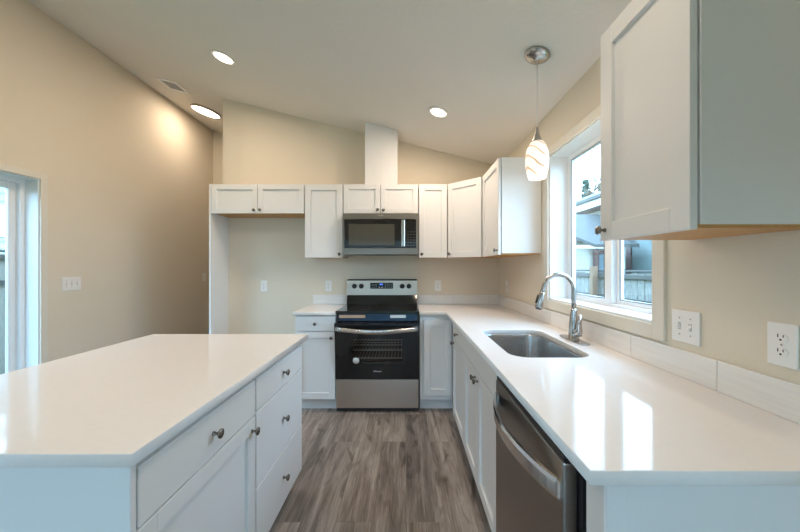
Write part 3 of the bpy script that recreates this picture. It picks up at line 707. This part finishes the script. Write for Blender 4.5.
# house beyond the left fence
t = thing('neighbour_house', 'blue-grey lap-sided house beyond the patio door fence', 'house', (-8.6, -2, ZG))
bm = NB()
for k in range(24): prism(bm, [(-.02, k*.17), (.03, k*.17), (.005, k*.17+.17), (-.02, k*.17+.17)], 'y', 0, 14)
obj('lap_siding', bm, M['siding_b'], t)
obj('wall', box(NB(), -3, -.02, 0, 14, 0, 4.08), M['siding_b'], t)
obj('band_board', box(NB(), .0, .05, 0, 14, 1.62, 1.86), M['vinyl'], t)
for y_ in (4.5, 7.63):
    wn = obj('window', box(NB(), .0, .06, y_, y_+1.3, 2.30, 2.95, .004), M['vinyl'], t); obj('pane', box(NB(), .055, .065, y_+.10, y_+1.2, 2.38, 2.87), M['pglass'], wn)
bm = NB(); prism(bm, [(.5, 4.0), (-3.5, 6), (-3.5, 6.1), (.5, 4.15)], 'y', -.4, 14.4); obj('roof', bm, M['shingle'], t)
# house beyond the kitchen window
t = thing('neighbour_house', 'white house with grey shingle roof seen through the kitchen window', 'house', (6.3, 6.0, ZG))
obj('wall', box(NB(), .0, 6, -4, 13, 0, 3.5), M['siding_w'], t)
bm = NB(); prism(bm, [(-.5, 3.78), (-.5, 3.86), (3, 5.3), (6.5, 3.86), (6.5, 3.78)], 'y', -4.5, 13.5); obj('roof', bm, M['shingle'], t)
obj('fascia', box(NB(), -.52, -.48, -4.5, 13.5, 3.52, 3.80), M['vinyl'], t)
obj('gutter', box(NB(), -.62, -.52, -4.5, 13.5, 3.72, 3.82, .01), M['shingle'], t)
obj('soffit', box(NB(), -.48, .0, -4.5, 13.5, 3.50, 3.53), M['brown'], t)
obj('wall_panel', box(NB(), -.04, 0, .2, 3.02, 0, 2.9, .004), M['teal'], t)
obj('trim_board', box(NB(), -.06, 0, 3.02, 3.24, 0, 3.1, .004), M['brown'], t)
obj('trim_board', box(NB(), -.06, 0, .2, 3.02, 2.9, 3.1, .004), M['brown'], t)
# low wing with a shingled slope in front of that house
t = thing('garden_shed', 'low white shed with a bluish shingle roof beyond the fence', 'shed', (3.9, 8.6, ZG))
obj('wall', box(NB(), 0, 1.9, 0, 3.0, 0, 2.15), M['siding_w'], t)
wn = obj('window', box(NB(), 1.12, 1.62, -.04, 0, 1.35, 2.10, .004), M['brown'], t); obj('pane', box(NB(), 1.18, 1.56, -.045, -.038, 1.42, 2.0), M['pglass'], wn)
obj('corner_post', box(NB(), 1.00, 1.09, -.18, -.09, 0, 2.14, .004), M['brown'], t)
bm = NB(); prism(bm, [(-.25, 2.25), (-.25, 2.32), (1.6, 3.35), (1.6, 3.27)], 'z', 0, 1) if False else None
bm = NB()
vs_ = [bm.verts.new(p_) for p_ in ((-.2, -.25, 2.72), (.95, -.25, 2.25), (2.1, -.25, 2.25), (2.1, 1.5, 3.30), (-.2, 1.5, 3.30), (-.2, -.25, 2.64), (.95, -.25, 2.17), (2.1, -.25, 2.17), (2.1, 1.5, 3.22), (-.2, 1.5, 3.22))]
for q in ((0, 1, 4), (1, 2, 3, 4), (5, 9, 6), (6, 9, 8, 7), (0, 5, 6, 1), (1, 6, 7, 2), (2, 7, 8, 3), (3, 8, 9, 4), (4, 9, 5, 0)): bm.faces.new([vs_[i] for i in q])
bmesh.ops.recalc_face_normals(bm, faces=bm.faces)
obj('roof', bm, M['shingle'], t)
obj('gable_wall', prism(NB(), [(0, 2.25), (.95, 2.25), (0, 2.62)], 'y', 0, .1), M['siding_w'], t)
# evergreens and a bare branching tree
def evergreen(label, x, y, h):
    t = thing('evergreen_tree', label, 'tree', (x, y, ZG), 0)
    obj('trunk', tube(NB(), [(0, 0, 0), (0, 0, h*.95)], [.16, .03], 8), M['bark'], t)
    bm = NB(); rn = random.Random(int(x*10))
    for k in range(60):
        z_ = h*(.16+.83*k/60); rr = (h-z_)*.22+.18
        for q in range(9):
            a = rn.random()*2*PI; L_ = rr*rn.uniform(.7, 1.1); dx, dy = math.cos(a), math.sin(a)
            for s in range(3):
                c_ = Vector((dx*L_*(s+1)/3, dy*L_*(s+1)/3, z_-.12*L_*(s+1)/3+rn.uniform(-.05, .05))); wd_ = .22*(1-s*.22)
                v = [bm.verts.new(c_+Vector(o_)*wd_) for o_ in ((dx, dy, -.3), (-dy, dx, .1), (-dx, -dy, .3), (dy, -dx, .1), (0, 0, .35), (0, 0, -.2))]
                for q_ in ((0, 1, 4), (1, 2, 4), (2, 3, 4), (3, 0, 4), (1, 0, 5), (2, 1, 5), (3, 2, 5), (0, 3, 5)): bm.faces.new([v[i] for i in q_])
    obj('foliage', bm, M['needle'], t)
evergreen('left evergreen of two behind the white neighbouring house', 16.6, 30, 9.9)
evergreen('right evergreen of two behind the white neighbouring house', 20.4, 34, 10.6)
t = thing('bare_tree', 'bare thin-branched tree above the neighbouring roof', 'tree', (14.6, 25.6, ZG))
bm = NB(); rn = random.Random(3)
def br(p, d_, L_, r_, n_):
    q = p+d_*L_; m_ = (p+q)/2+Vector((rn.uniform(-1, 1), rn.uniform(-1, 1), rn.uniform(-.3, .6)))*L_*.08
    tube(bm, [p, m_, q], [r_, r_*.85, r_*.7], 5)
    if n_:
        for k in range(3): br(p+(q-p)*rn.uniform(.5, 1), (d_+Vector((rn.uniform(-.9, .9), rn.uniform(-.9, .9), rn.uniform(-.3, .5)))).normalized(), L_*.72, r_*.66, n_-1)
br(Vector((0, 0, 0)), Vector((0, 0, 1)), 4.2, .24, 5)
obj('branches', bm, M['bark'], t)
